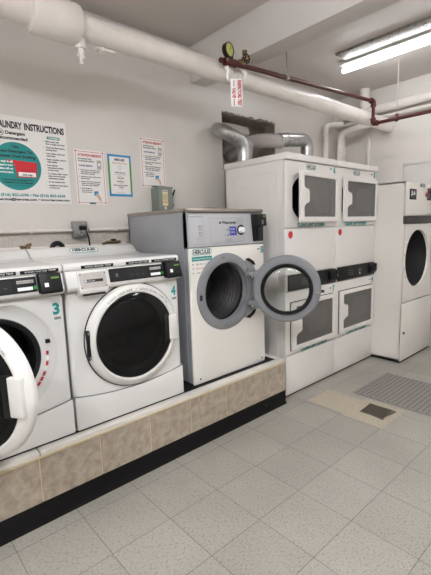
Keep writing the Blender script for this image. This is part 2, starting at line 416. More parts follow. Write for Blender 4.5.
# ------------------------------------------------------------------ front load washers (numbers 3 and 4)
WW, WD, WH = .685, .60, .878
CX, CZ = .362, .455          # door centre
def make_washer(label, number):
    t = thing('front_load_washer', label, 'washing machine')
    b = MB()
    # cabinet: sides, back, top plate, bottom (front is its own plate)
    b.box(.004, .02, .014, WD, .0, .84, 'enamel').box(WW-.02, WW-.004, .014, WD, .0, .84, 'enamel').box(.01, WW-.01, WD-.02, WD, 0, .84, 'enamel').box(.01, WW-.01, .03, WD, 0.012, .03, 'enamel')
    b.box(.012, WW-.012, .0, .04, .0, .014, 'dark')
    b.build('cabinet', t)
    # front with dished, round opening; follows the slightly bowed face
    b = MB()
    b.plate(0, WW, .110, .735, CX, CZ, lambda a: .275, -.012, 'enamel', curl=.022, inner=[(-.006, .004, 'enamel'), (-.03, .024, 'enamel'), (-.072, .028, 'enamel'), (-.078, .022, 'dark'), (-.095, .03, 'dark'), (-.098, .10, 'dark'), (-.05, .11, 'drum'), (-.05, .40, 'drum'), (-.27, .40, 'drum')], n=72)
    # latch slot, red warning strip
    a = math.radians(6)
    b.box(CX+.226, CX+.248, .005, .012, CZ+.045, CZ+.065, 'black').box(CX+.236, CX+.242, .004, .012, CZ+.09, CZ+.1, 'black')
    for i in range(7):
        a0 = math.radians(2-i*6.5); a1 = math.radians(-3.0-i*6.5)
        q = [(CX+math.cos(t_)*r_, .0075, CZ+math.sin(t_)*r_) for t_, r_ in ((a0, .224), (a0, .236), (a1, .236), (a1, .224))]
        b.quad(q, 'redink' if i % 2 == 0 or i > 4 else 'white')
    fp = b.build('front_panel', t)
    b = MB()
    # skirt with curved upper seam
    top = [(x, .190-.036*(1-((x-WW/2)/(WW/2))**2)) for x in [WW*i/16 for i in range(17)]]
    b.prism([(.0, .012)]+top+[(WW, .012)], 'y', -.022, .02, 'enamel', .005)
    b.build('skirt', t)
    b = MB(); b.prism([(p[0], p[1]-.01) for p in top]+[(p[0], p[1]+.0055) for p in top[::-1]], 'y', -.0150, -.008, 'inkgrey'); b.build('skirt_gap', t)
    b = MB()
    # control fascia: sloping panel
    b.prism([(-.012, .732), (-.04, .745), (-.046, .76), (-.026, .838), (.05, .84), (.05, .732)], 'x', .0, WW, 'enamel', .005)
    b.build('control_fascia', t)
    def on_fascia(x, s, out=.001):       # s: 0 bottom .. 1 top of the sloping face
        return Vector((x, -.0455+.019*s-out*.97, .765+.070*s-out*.25))
    UP = Vector((0, .26, .965))
    b = MB()
    P = lambda x, s, o=.001: on_fascia(x, s, o)
    b.quad([P(.225, .0, .002), P(.225, .92, .002), P(.235, .98, .002), P(.56, .98, .002), P(.56, .0, .002)], 'black')
    b.quad([P(.33, .15, .0028), P(.33, .85, .0028), P(.455, .85, .0028), P(.455, .15, .0028)], 'dark')
    for i in range(3): b.text('---', P(.35+i*.035, .35, .0032), X, UP, .012, 'inkgrey', 'l', .014)
    b.text('8', P(.262, .35, .0032), X, UP, .02, 'inkgrey', 'l', .014)
    b.quad([P(.475, .60, .003), P(.475, .80, .003), P(.548, .80, .003), P(.548, .60, .003)], 'sleeve')
    b.quad([P(.475, .15, .003), P(.475, .36, .003), P(.54, .36, .003), P(.54, .15, .003)], 'white')
    b.text('PUSH START', P(.48, .63, .0035), X, UP, .008, 'ink', 'l', .07)
    b.cyl(P(.552, .28, 0), P(.552, .28, .006), .008, 'led', 12)
    b.build('control_display', t)
    # card reader
    b = MB(); b.prism([(-.085, .752), (-.092, .762), (-.068, .845), (-.02, .845), (-.02, .752)], 'x', .562, .662, 'black', .006)
    b.quad([(.58, -.0875, .785), (.58, -.0825, .803), (.598, -.0825, .803), (.598, -.0875, .785)], 'white')
    b.quad([(.612, -.0785, .82), (.612, -.0765, .828), (.648, -.0765, .828), (.648, -.0785, .82)], 'ledtext')
    b.build('card_reader', t)
    # detergent drawer
    b = MB(); b.prism([(-.030, .708), (-.05, .722), (-.056, .742), (-.034, .835), (.0, .835), (.0, .708)], 'x', .055, .212, 'plastic', .006)
    b.box(.075, .192, -.052, -.03, .712, .722, 'dark')
    Q = lambda x, z: Vector((x, -.0565+(z-.742)*.2366-.0012, z))
    b.quad([Q(.062, .748), Q(.062, .826), Q(.205, .826), Q(.205, .748)], 'sleeve')
    b.quad([Q(.085, .778)-Y*.001, Q(.085, .792)-Y*.001, Q(.185, .792)-Y*.001, Q(.185, .778)-Y*.001], 'ink')
    b.cyl(Q(.092, .785), Q(.092, .785)-Y*.002, .006, 'white', 10); b.text('SWIPE CARD', Q(.1, .781)-Y*.002, X, UP, .007, 'white', 'l', .04)
    for x in (.068, .199):
        for z in (.755, .819): b.cyl(Q(x, z), Q(x, z)-Y*.003, .004, 'inkgrey', 8)
    b.build('detergent_drawer', t)
    # lid with raised back guard
    b = MB(); b.prism([(-.014, .838), (-.022, .846), (-.022, .864), (-.012, .878), (.40, .880), (.455, .892), (.50, .930), (.53, .942), (WD, .940), (WD, .838)], 'x', -.003, WW+.003, 'enamel', .006)
    for x0_, x1_ in ((.085, .265), (.335, .485), (.497, .675)): 
        b.box(x0_, x1_-.005, -.0228, -.021, .846, .862, 'black')
        b.text('WASH WATER TEMP', ((x0_+x1_)/2, -.0236, .8505), X, Z, .008, 'white', 'c', (x1_-x0_)*.8)
    # oval lettering on the back guard, on its sloping front
    up = Vector((0, .045, .038)).normalized(); o = Vector((.325, .482, .915)); nrm = Vector((0, -.645, .764))
    pts = lambda e: [o+nrm*.003+X*(math.copysign(.07, math.cos(a))+math.cos(a)*(.022-e))+up*(math.sin(a)*(.022-e)) for a in [2*PI*i/24 for i in range(24)]]
    b.quad(pts(0), 'teal'); b.quad([p+nrm*.0006 for p in pts(.004)], 'white'); b.text('HERCULES', o+nrm*.0045-up*.008, X, up, .022, 'ink', 'c', .150, True)
    b.text('1-800-526-5760', (.325, .36, .8836), X, Y, .026, 'inkgrey', 'c', .15)
    b.build('lid', t)
    # number sticker
    b = MB(); b.text(number, (.645, -.0136, .640), X, Z, .052, 'teal', 'c', .033, True)
    for i in range(5): b.box(.633+i*.0065, .638+i*.0065, -.0135, -.0128, .612, .625, 'inkgrey')
    b.build('number_sticker', t)
    # feet
    for x in (.06, WW-.06):
        for y in (.06, WD-.06): MB().cyl((x, y, -.0), (x, y, .014), .02, 'dark', 12).build('foot', t)
    return t
def make_washer_door(parent, closed):
    """local: hinge axis at origin, door extends to +x, outer face -y"""
    R = .286
    b = MB(); c = (R-.002, 0, 0)
    b.lathe([(R, .008), (R+.001, -.006), (R-.004, -.018), (R-.016, -.030), (R-.038, -.038), (R-.046, -.034), (R-.048, -.024), (R-.046, .0), (R-.02, .008)], c, (0, 1, 0), 'plastic', 72, closed=True)
    d = b.build('door', parent)
    if closed: MB().lathe([(R-.03, .0105), (R+.007, .0105), (R+.006, -.0005), (R-.03, -.0005)], c, (0, 1, 0), 'dark', 72, closed=True).build('door_shadow_ring', d)  # dark ring drawn as the thin shadow around the shut door
    b = MB()  # text arc on the ring
    s_ = 'PLEASE CHECK DOOR IS LOCKED BEFORE STARTING'
    for i, ch in enumerate(s_):
        if ch == ' ': continue
        a = math.radians(128-i*2.15); rr = R-.033
        rt = Vector((math.sin(a), 0, -math.cos(a))); up = Vector((math.cos(a), 0, math.sin(a)))
        b.text(ch, Vector(c)+Vector((math.cos(a)*rr, -.0385, math.sin(a)*rr)), rt, up, .010, 'ink', 'c')
    b.build('ring_lettering', d)
    b = MB(); b.lathe([(R-.046, -.028), (R-.06, -.036), (R-.11, -.045), (R-.18, -.050), (0, -.052)], c, (0, 1, 0), 'darkglass', 64)
    b.build('door_glass', d)
    b = MB(); hx = c[0]+R-.03
    b.box(hx-.080, hx-.040, -.046, -.030, -.080, .085, 'dark', .006)
    b.box(hx-.048, hx+.010, -.050, -.014, -.072, .078, 'plastic', .007, 3)
    b.build('door_handle', d)
    b = MB(); b.box(.0, .016, -.03, -.006, -.08, .075, 'black', .003).box(.004, .012, -.032, -.028, -.075, -.06, 'chrome').box(.004, .012, -.032, -.028, .055, .07, 'chrome'); b.build('hinge', d)
    if not closed:
        b = MB(); b.lathe([(R-.05, .006), (R-.07, .03), (R-.12, .07), (R-.18, .085), (0, .09)], c, (0, 1, 0), 'darkglass', 48); b.build('inner_bowl', d)
    d.location = (CX-R+.002, -.014, CZ)
    return d
w4 = make_washer('white front-load washer with teal number 4, dark round door shut', '4')
w4.location = (-.543, .775, PZ)
make_washer_door(w4, True)
w3 = make_washer('white front-load washer with teal number 3, round door swung open', '3')
w3.location = (-.543-.697, .775, PZ)
d = make_washer_door(w3, False); d.rotation_euler = (0, 0, -math.radians(58)); 
d.location = (CX-.286+.002, -.012, CZ)

# ------------------------------------------------------------------ big grey-and-cream washer (number 5)
W5X, W5Y = .262, .80
W5W, W5D = .706, .726
t5 = thing('commercial_washer', 'tall grey and cream washer with teal number 5, its round grey door wide open', 'washing machine', (W5X, W5Y, PZ))
b = MB()
b.box(.0, .012, .012, W5D, .012, 1.13, 'greyside').box(W5W-.012, W5W, .012, W5D, .012, 1.13, 'greyside').box(0, W5W, W5D-.012, W5D, .012, 1.13, 'greyside').box(0.01, W5W-.01, .02, W5D-.01, .012, .03, 'greyside').box(.03, W5W-.03, .03, W5D-.03, 0, .014, 'dark')
b.prism([(.0, .905), (.05, .905), (.05, 1.13), (.022, 1.13)], 'x', 0, .012, 'greyside').prism([(.0, .905), (.05, .905), (.05, 1.13), (.022, 1.13)], 'x', W5W-.012, W5W, 'greyside')
b.box(-.004, .0, .05, .07, .04, 1.1, 'greyside')
b.build('cabinet', t5)
C5X, C5Z = .312, .595
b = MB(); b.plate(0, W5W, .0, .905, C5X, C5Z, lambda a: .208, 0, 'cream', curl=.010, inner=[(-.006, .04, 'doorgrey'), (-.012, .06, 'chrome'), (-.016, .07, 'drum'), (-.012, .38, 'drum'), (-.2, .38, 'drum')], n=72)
hercules(b, .105, .88, -.0012, .165, .042)
b.box(.0, .19, -.0016, -.0006, .822, .85, 'teal', 0) if False else b.quad([(.02, -.001, .822), (.02, -.001, .85), (.19, -.001, .85), (.19, -.001, .822)], 'teal')
b.text('Washing Machine Rules', (.105, -.0016, .831), X, Z, .011, 'white', 'c', .155)
for i, wd in enumerate((.05, .06, .03)):
    z = .797-i*.028
    b.cyl((.028, 0, z+.006), (.028, -.002, z+.006), .004, 'ink', 8); b.text('$4.00' if i < 2 else 'CARD', (.055, -.0012, z), X, Z, .010, 'ink' if i != 1 else 'redink', 'l', wd)
    b.text('WASH ONLY', (.055+wd+.006, -.0012, z), X, Z, .008, 'inkgrey', 'l', .03)
b.quad([(.15, -.001, .785), (.15, -.001, .81), (.172, -.001, .81), (.172, -.001, .785)], 'navy')
b.text('P', (.161, -.0016, .79), X, Z, .014, 'white', 'c')
b.text('5', (.682, -.0012, .842), X, Z, .042, 'teal', 'c', .032, True)
for i in range(4): b.box(.632+i*.007, .637+i*.007, -.001, -.0004, .862, .874, 'inkgrey')
for x in (.055, .665): b.cyl((x, 0, .035), (x, -.003, .035), .006, 'black', 10)
b.build('front_panel', t5)
# perforated drum ribs
b = MB()
for k in range(9): b.lathe([(.186, .10+k*.03), (.182, .105+k*.03), (.186, .11+k*.03)], (C5X, 0, C5Z), (0, 1, 0), 'drum', 40)
b.lathe([(.187, .375), (.02, .372)], (C5X, 0, C5Z), (0, 1, 0), 'drum', 40)
b.build('drum', t5)
# grey door surround with the hinge flange on its right
b = MB()
b.lathe([(.206, .004), (.200, -.010), (.203, -.016), (.210, -.018), (.250, -.014), (.262, -.008), (.264, .0)], (C5X, 0, C5Z), (0, 1, 0), 'doorgrey', 72)
fl = [(C5X+.17, C5Z+.20), (C5X+.21, C5Z+.195), (.57, C5Z+.165), (.60, C5Z+.12), (.606, C5Z+.10), (.606, C5Z-.14), (.598, C5Z-.16), (.57, C5Z-.165), (C5X+.20, C5Z-.20), (C5X+.17, C5Z-.21), (C5X+.235, C5Z-.08), (C5X+.245, C5Z), (C5X+.235, C5Z+.08)]
b.prism(fl, 'y', -.014, .0, 'doorgrey', .003)
for a in (100, 175, 190, 262, 35): b.cyl((C5X+.238*math.cos(math.radians(a)), -.013, C5Z+.238*math.sin(math.radians(a))), (C5X+.238*math.cos(math.radians(a)), -.020, C5Z+.238*math.sin(math.radians(a))), .007, 'chrome', 12)
b.box(C5X-.248, C5X-.230, -.020, -.010, C5Z-.03, C5Z+.005, 'dark', .003)
b.build('door_surround', t5)
b = MB()
tp = [(.50, C5Z+.205), (.53, C5Z+.215), (.58, C5Z+.19), (.60, C5Z+.16), (.58, C5Z+.165), (.55, C5Z+.185)]
b.prism(tp, 'y', -.012, .0, 'black'); b.build('gap_seal', t5)
MB().prism([(p[0], 2*C5Z-p[1]-.01) for p in tp], 'y', -.012, .0, 'black').build('gap_seal', t5)
# control panel
b = MB(); b.prism([(.0, .91), (.022, 1.125), (.06, 1.125), (.06, .91)], 'x', .002, W5W-.002, 'panelgrey', .003)
b.build('control_panel', t5)
S = lambda x, z, o=.0012: Vector((x, (z-.91)*.1023-o, z)); UPS = Vector((0, .1, .995))
b = MB()
def fr_rect(x0, x1, z0, z1, th, m, o=.0012):
    for a in ((x0, x1, z0, z0+th), (x0, x1, z1-th, z1), (x0, x0+th, z0, z1), (x1-th, x1, z0, z1)):
        b.quad([S(a[0], a[2], o), S(a[0], a[3], o), S(a[1], a[3], o), S(a[1], a[2], o)], m)
fr_rect(.012, .135, .925, 1.105, .003, 'grey'); fr_rect(.19, .50, .93, 1.095, .003, 'grey')
fr_rect(.095, .12, 1.02, 1.045, .003, 'inkgrey'); fr_rect(.095, .12, .98, 1.005, .003, 'inkgrey')
fr_rect(.07, .115, .945, .965, .0015, 'inkgrey')
b.text('Wascomat', (S(.30, 1.055)), X, UPS, .018, 'ink', 'l', .135, True); b.cyl(S(.285, 1.062, 0), S(.285, 1.062, .002), .008, 'ink', 12)
fr_rect(.445, .50, 1.055, 1.085, .002, 'inkgrey'); b.text('Premium', S(.45, 1.066), X, UPS, .010, 'inkgrey', 'l', .045)
b.quad([S(.365, .975, .002), S(.365, 1.035, .002), S(.432, 1.035, .002), S(.432, .975, .002)], 'lcd')
for i, tx in enumerate(('12:45', 'NORMAL')): b.text(tx, S(.370, 1.012-i*.022, .003), X, UPS, .012, 'white', 'l', .045)
for i in range(2):
    b.text('START', S(.31, 1.01-i*.035), X, UPS, .007, 'inkgrey', 'l', .025); b.cyl(S(.35, 1.014-i*.035, 0), S(.35, 1.014-i*.035, .003), .007, 'inkgrey', 10)
fr_rect(.325, .38, .938, .952, .002, 'inkgrey')
b.build('panel_print', t5)
b = MB(); b.cyl(S(.475, 1.01, 0), S(.475, 1.01, .006), .036, 'black', 24); b.cyl(S(.47, 1.01, 0), S(.47, 1.01, .03), .024, 'white', 24, .02); b.build('selector_knob', t5)
b = MB(); b.prism([(-.010, .925), (-.012, 1.03), (-.045, 1.035), (-.04, 1.118), (.03, 1.12), (.03, .925)], 'x', .592, .692, 'black', .005)
b.box(.625, .665, -.022, -.008, .93, 1.03, 'dark', .004); b.quad([(.637, -.0465, 1.045), (.637, -.0445, 1.075), (.655, -.0445, 1.075), (.655, -.0465, 1.045)], 'inkgrey')
b.quad([(.652, -.0435, 1.095), (.652, -.0425, 1.108), (.68, -.0425, 1.108), (.68, -.0435, 1.095)], 'ledtext')
b.build('card_reader', t5)
b = MB(); b.box(-.006, W5W+.006, .008, W5D+.006, 1.13, 1.156, 'steel', .006); b.lathe([(.0, 1.172), (.07, 1.170), (.095, 1.162), (.11, 1.156)], (.32, .14, 0), (0, 0, 1), 'steel', 32); b.build('steel_top', t5)
# open door: hinge at right
hd = MB(); RD = .238; c = (-RD-.002, 0, 0)
# local: hinge at origin, door towards -x, outer face -y, inner face +y
hd.lathe([(RD, .0), (RD-.003, .018), (RD-.015, .028), (RD-.06, .031), (RD-.066, .028), (RD-.07, -.01), (RD-.05, -.034), (RD-.015, -.03), (RD-.003, -.02)], c, (0, 1, 0), 'doorgrey', 72, closed=True)
hd.prism([(-.08, .145), (-.03, .135), (-.012, .12), (-.012, -.12), (-.03, -.135), (-.08, -.145)], 'y', -.018, .022, 'doorgrey', .004)
dr = hd.build('door', t5, loc=(.515, -.054, C5Z-.004), rotz=math.radians(129))
b = MB(); b.lathe([(RD-.058, .031), (RD-.058, .045), (RD-.066, .052), (RD-.076, .046), (RD-.076, .028)], c, (0, 1, 0), 'dark', 64, closed=True); b.build('gasket_or_gap', dr)
b = MB(); b.lathe([(RD-.076, .03), (RD-.082, .062), (RD-.092, .078), (RD-.11, .085), (0, .088)], c, (0, 1, 0), 'glass', 64); b.build('glass_bowl', dr)
b = MB(); b.lathe([(RD-.074, .040), (RD-.080, .046), (RD-.086, .040)], c, (0, 1, 0), 'chrome', 64); b.build('chrome_ring', dr)
b = MB(); b.cyl((c[0]-RD+.03, .028, -.02), (c[0]-RD+.03, .05, -.02), .012, 'chrome', 14); b.build('door_latch', dr)
MB().cyl((c[0]-RD+.004, .0, -.02), (c[0]-RD-.018, .0, -.02), .010, 'black', 12).build('door_button', dr)
for s_ in (-1, 1):
    b = MB(); b.box(-.06, .012, -.012, .012, s_*.105-.014, s_*.105+.014, 'doorgrey', .004); b.cyl((0, 0, s_*.105-.026), (0, 0, s_*.105+.026), .012, 'chrome', 14)
    for x in (-.045, -.025): b.cyl((x, .012, s_*.105), (x, .018, s_*.105), .006, 'chrome', 10)
    b.build('hinge_arm', dr)
    MB().box(.485, .545, -.052, -.010, C5Z+s_*.105-.014, C5Z+s_*.105+.014, 'doorgrey', .004).build('hinge_bracket', t5)

# ------------------------------------------------------------------ stacked dryers
DW, DD, DH = .7115, .655, 1.93
def rrect_hole(hw, hh, r):
    def f(a):
        # rounded rectangle radius by marching
        dx, dz = math.cos(a), math.sin(a); p = 6.0
        return ((abs(dx)/hw)**p+(abs(dz)/hh)**p)**(-1/p)
    return f
def dryer_door(parent, loc, rot, W_, H_, name='door'):
    """hinge at origin (right side), door extends to -x, front -y"""
    b = MB(); zb, zt = 0, H_; x0 = -W_
    # window outline with the handle tab on the left
    win = [(x0+.045, .040), (x0+.045, .115), (x0+.065, .135), (x0+.115, .150), (x0+.122, .165), (x0+.122, H_-.155), (x0+.112, H_-.135), (x0+.060, H_-.125), (x0+.045, H_-.11), (x0+.045, H_-.035), (-.030, H_-.035), (-.030, .040)]
    # frame: ring between rounded outline and window, built as front face + walls
    n = len(win); cx = x0+.30; cz = H_/2
    def outer(p):
        dx, dz = p[0]-cx, p[1]-cz; t = 1e9
        if dx > 1e-9: t = min(t, (0-cx)/dx)
        if dx < -1e-9: t = min(t, (x0-cx)/dx)
        if dz > 1e-9: t = min(t, (H_-cz)/dz)
        if dz < -1e-9: t = min(t, (0-cz)/dz)
        return (cx+dx*t, cz+dz*t)
    # use explicit strips: four bars and the tab, one mesh
    pl = [(x0, .0), (x0, H_), (0, H_), (0, 0)]
    bm = bmesh.new()
    th0, th1 = -.028, .0
    import mathutils.geometry as G
    pts = [Vector((p[0], p[1])) for p in pl]+[Vector(p) for p in win]
    edges = [(0, 1), (1, 2), (2, 3), (3, 0)]+[(4+i, 4+(i+1) % n) for i in range(n)]
    vo, eo, fo, *_ = G.delaunay_2d_cdt(pts, edges, [], 0, 1e-6)
    def inside(px, pz):
        k = False; j = n-1
        for i in range(n):
            if (win[i][1] > pz) != (win[j][1] > pz) and px < (win[j][0]-win[i][0])*(pz-win[i][1])/(win[j][1]-win[i][1])+win[i][0]: k = not k
            j = i
        return k
    fs = []
    for f in fo:
        mx_ = sum(vo[i].x for i in f)/len(f); mz_ = sum(vo[i].y for i in f)/len(f)
        if not inside(mx_, mz_): fs.append(tuple(f))
    b.add([(v.x, th0, v.y) for v in vo], fs, 'enamel2'); b.add([(v.x, th1, v.y) for v in vo], fs, 'enamel2')
    for poly in (pl, win):
        k = len(poly); b.add([(p[0], th0, p[1]) for p in poly]+[(p[0], th1, p[1]) for p in poly], [(i, (i+1) % k, k+(i+1) % k, k+i) for i in range(k)], 'enamel2')
    d = b.build(name, parent, loc=loc, rotz=rot)
    m_ = d.modifiers.new('bev', 'BEVEL'); m_.width = .005; m_.segments = 2; m_.limit_method = 'ANGLE'; m_.angle_limit = math.radians(50)
    b = MB(); b.prism(win, 'y', -.019, -.013, 'greyglass'); b.build('door_window', d)
    b = MB(); wx = x0+W_*.62; sh = lambda k: [(wx+math.cos(a)*W_*.24*k/((abs(math.cos(a))**3.2+abs(math.sin(a))**3.2)**(1/3.2)), cz+math.sin(a)*H_*.27*k/((abs(math.cos(a))**3.2+abs(math.sin(a))**3.2)**(1/3.2))) for a in [2*PI*i/40 for i in range(40)]]
    o1, o2, o3 = sh(1), sh(.9), sh(.8)
    vs_ = [(p[0], -.002, p[1]) for p in o1]+[(p[0], -.010, p[1]) for p in o2]+[(p[0], -.0115, p[1]) for p in o3]
    b.add(vs_, [(j*40+i, j*40+(i+1) % 40, (j+1)*40+(i+1) % 40, (j+1)*40+i) for j in range(2) for i in range(40)]+[tuple(range(80, 120))], 'sleeve'); b.build('inner_glass', d)
    for z in (.06, H_-.10): MB().box(-.004, .012, -.026, -.010, z, z+.055, 'plastic', .003).build('hinge', d)
    return d
def make_dryer(label, ang, numbers):
    t = thing('stacked_dryer', label, 'dryer', group=None)
    b = MB()
    b.box(.0, .015, .012, DD, .02, 1.88, 'enamel2').box(DW-.015, DW, .012, DD, .02, 1.88, 'enamel2').box(0, DW, DD-.012, DD, .02, 1.88, 'enamel2').box(.01, DW-.01, .02, DD, .02, .035, 'enamel2')
    b.box(.02, DW-.02, .03, DD-.02, 0, .02, 'dark')
    b.box(.015, DW-.015, .02, DD-.012, 1.36, 1.375, 'enamel2')
    # pressed outline on the side
    for (y0, y1, z1) in ((.08, .56, 1.80), (.17, .47, 1.72)):
        for s_, xx in ((-1, 0),):
            b.tube([(xx, y0, .3), (xx, y0, z1), (xx, y1, z1), (xx, y1, .3)], .0022, 'enamel2', 6, bend=.05)
    b.build('cabinet', t)
    b = MB(); b.box(.002, DW-.002, .0, .02, .018, .343, 'enamel2', .004); b.box(.002, DW-.002, .012, .02, 0.002, .02, 'dark'); b.build('base_panel', t)
    # lower and upper fronts with openings
    def dryer_front(z0, z1, cz, hh, cx, nm):
        b = MB()
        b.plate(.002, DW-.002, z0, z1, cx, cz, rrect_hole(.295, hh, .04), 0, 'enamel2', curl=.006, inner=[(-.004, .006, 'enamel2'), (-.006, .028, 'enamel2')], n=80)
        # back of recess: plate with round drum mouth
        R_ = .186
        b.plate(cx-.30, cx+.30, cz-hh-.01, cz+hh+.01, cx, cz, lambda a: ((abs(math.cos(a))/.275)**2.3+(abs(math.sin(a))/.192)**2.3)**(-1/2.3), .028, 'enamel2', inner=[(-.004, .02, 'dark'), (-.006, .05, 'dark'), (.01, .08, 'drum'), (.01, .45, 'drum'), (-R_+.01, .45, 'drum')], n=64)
        return b.build(nm, t)
    dryer_front(.349, .872, .580, .190, .385, 'lower_front')
    dryer_front(1.372, 1.878, 1.604, .187, .385, 'upper_front')
    b = MB(); b.box(.002, DW-.002, .0, .02, 1.003, 1.365, 'enamel2', .004)
    b.build('middle_panel', t)
    # control strip
    b = MB(); b.box(.03, DW-.004, -.012, .02, .880, .998, 'black', .004); b.box(.002, .03, 0, .02, .876, 1.0, 'enamel2', .003)
    for i in range(3):
        for j in range(2): b.box(.20+i*.0, .29, -.0128, -.0118, .918+i*.02, .922+i*.02, 'inkgrey')
    b.text('DRY', (.24, -.0128, .975), X, Z, .008, 'inkgrey', 'c')
    b.prism([(.385, .965), (.385, .94), (.41, .93), (.435, .94), (.435, .965)], 'y', -.0135, -.011, 'inkgrey'); b.box(.392, .428, -.0142, -.0125, .948, .958, 'black')
    b.cyl((.41, -.012, .918), (.41, -.016, .918), .008, 'white', 12)
    b.text('1', (.41, -.013, .9), X, Z, .007, 'inkgrey', 'c')
    b.build('control_strip', t)
    b = MB(); b.box(.59, .700, -.03, -.008, .90, .99, 'black', .006); b.cyl((.63, -.03, .945), (.63, -.042, .945), .024, 'dark', 20); b.box(.672, .706, -.038, -.01, .915, .99, 'black', .005); b.box(.680, .695, -.0395, -.037, .935, .95, 'inkgrey')
    b.build('card_reader', t)
    b = MB(); b.box(-.004, DW-.001, -.022, DD+.004, 1.882, DH, 'enamel2', .006)
    b.build('top_cap', t)
    # stickers, each its own part
    b = MB(); hercules(b, .335, 1.846, -.0012, .130, .042); b.build('name_sticker', t)
    for x_, z_ in ((.34, 1.378), (.39, .351)):
        b = MB(); b.text('CLEAR LINT SCREEN', (x_, -.0018, z_), X, Z, .027, 'teal', 'c', .38, True); b.build('lint_sticker', t)
    for nm_, x_, z_ in ((numbers[0], .675, 1.822), (numbers[1], .685, .800)):
        b = MB(); b.text(nm_, (x_, -.0012, z_), X, Z, .050, 'teal', 'c', .034, True); b.build('number_sticker', t)
        b = MB().box(x_-.068, x_-.036, -.0014, -.0006, z_+.026, z_+.036, 'inkgrey'); b.build('asset_sticker', t)
    b = MB(); b.lathe([(.0, .0015), (.029, .0015)], (.065, 0, 1.318), (0, -1, 0), 'red', 24)
    for i in range(3): b.box(.052, .078, -.0025, -.0012, 1.308+i*.008, 1.311+i*.008, 'redink')
    b.build('warning_sticker', t)
    dryer_door(t, (.684, -.005, 1.413), ang, .60, .385, 'upper_door')
    MB().box(.664-.609, .668, -.0022, .0, .383, .786, 'dark').build('gasket_or_gap', t)  # dark plate stands in for the shaded gap around the lower door
    dryer_door(t, (.664, -.004, .387), 0, .605, .395, 'lower_door')
    return t
d1_ = make_dryer('white stacked dryer beside the open grey washer door, teal numeral 6 at its top', math.radians(5.4), ('6', '7'))
d1_.location = (1.163, .755, 0)
d2_ = make_dryer('right-hand white stacked dryer with teal numeral 8, next to the single large dryer', math.radians(.6), ('8', '9'))
d2_.location = (1.163+.7125, .755, 0)

# ------------------------------------------------------------------ large single dryer in the corner
TX, TY, TW, TD, TH = 2.590, .458, .735, .88, 1.765
tt = thing('tumble_dryer', 'large single cream-white dryer with a dark round drum opening and a charcoal band', 'dryer', (TX, TY, 0))
b = MB(); b.box(0, .012, .01, TD, .02, TH, 'tumbler').box(TW-.012, TW, .01, TD, .02, TH, 'tumbler').box(0, TW, TD-.012, TD, .02, TH, 'tumbler').box(0, TW, .01, TD, TH-.012, TH, 'tumbler').box(0, TW, .02, TD, .02, .035, 'tumbler')
b.box(.02, TW-.02, .03, TD-.02, 0, .02, 'dark'); b.build('cabinet', tt)
TCX, TCZ = .318, 1.025
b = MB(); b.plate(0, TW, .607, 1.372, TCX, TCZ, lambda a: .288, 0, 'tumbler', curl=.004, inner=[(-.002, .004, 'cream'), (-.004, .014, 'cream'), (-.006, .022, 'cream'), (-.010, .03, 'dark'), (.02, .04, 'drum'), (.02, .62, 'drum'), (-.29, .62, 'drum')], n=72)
for a in (150, 170, 195, 212): b.cyl((TCX+.31*math.cos(math.radians(a)), 0, TCZ+.31*math.sin(math.radians(a))), (TCX+.31*math.cos(math.radians(a)), -.004, TCZ+.31*math.sin(math.radians(a))), .006, 'steel', 10)
b.build('drum_front', tt)
b = MB()
for k in range(11): b.lathe([(.06+k*.022, .612), (.064+k*.022, .607), (.068+k*.022, .612)], (TCX, 0, TCZ), (0, 1, 0), 'band', 48)
b.build('drum_back', tt)
b = MB(); b.box(0, TW, 0, .02, .018, .60, 'tumbler', .003); b.box(.005, TW-.005, .006, .02, 0, .02, 'dark'); b.box(.04, .065, -.003, .001, .285, .312, 'dark', .002); b.cyl((.06, -.003, .298), (.06, -.007, .298), .008, 'black', 10); b.box(.36, .40, -.006, 0, .607, .615, 'steel', .002); b.build('service_panel', tt)
b = MB(); b.box(-.004, TW, -.012, .02, 1.372, 1.445, 'band', .003); b.cyl((.33, -.012, 1.432), (.33, -.015, 1.432), .006, 'chrome', 12); b.build('lint_band', tt)
b = MB(); b.box(0, TW, 0, .02, 1.449, TH, 'tumbler', .003)
b.box(.07, .225, -.003, 0, 1.60, 1.70, 'black', .002); b.text('JLA', (.147, -.0036, 1.645), X, Z, .036, 'white', 'c', .10, True)
b.text('DRY', (.147, -.0036, 1.615), X, Z, .015, 'inkgrey', 'c', .07)
hercules(b, .365, 1.742, -.0012, .13, .032)
b.lathe([(.0, .0015), (.026, .0015)], (.465, 0, 1.655), (0, -1, 0), 'red', 24)
b.box(.495, .60, -.004, 0, 1.60, 1.72, 'black', .002); b.box(.505, .53, -.006, -.003, 1.695, 1.71, 'redink'); 
for i in range(4): b.box(.505, .55, -.005, -.0035, 1.615+i*.017, 1.622+i*.017, 'inkgrey')
b.build('control_panel', tt)
b = MB(); b.tube([(.70, .0, .96), (.70, -.03, .96), (.70, -.03, 1.06), (.70, 0, 1.06)], .008, 'black', 8, bend=.012); b.build('handle', tt)

# ------------------------------------------------------------------ signs on the wall
SY = WY-.003
def paper(name, label, cat, x0, x1, z0, z1, th=.004, group=None, tilt=0.0):
    t = MB(Matrix.Translation(Vector(((x0+x1)/2, WY, z0))) if False else None)
    t.box(x0, x1, WY-th, WY-.0006, z0, z1, 'paper', .0008, 1)
    return t
def T(b, s_, x, z, h, m, al='l', wd=None, bold=False): b.text(s_, (x, WY-.0046, z), X, Z, h, m, al, wd, bold)
def R_(b, x0, x1, z0, z1, m, e=.0044): b.quad([(x0, WY-e, z0), (x0, WY-e, z1), (x1, WY-e, z1), (x1, WY-e, z0)], m)
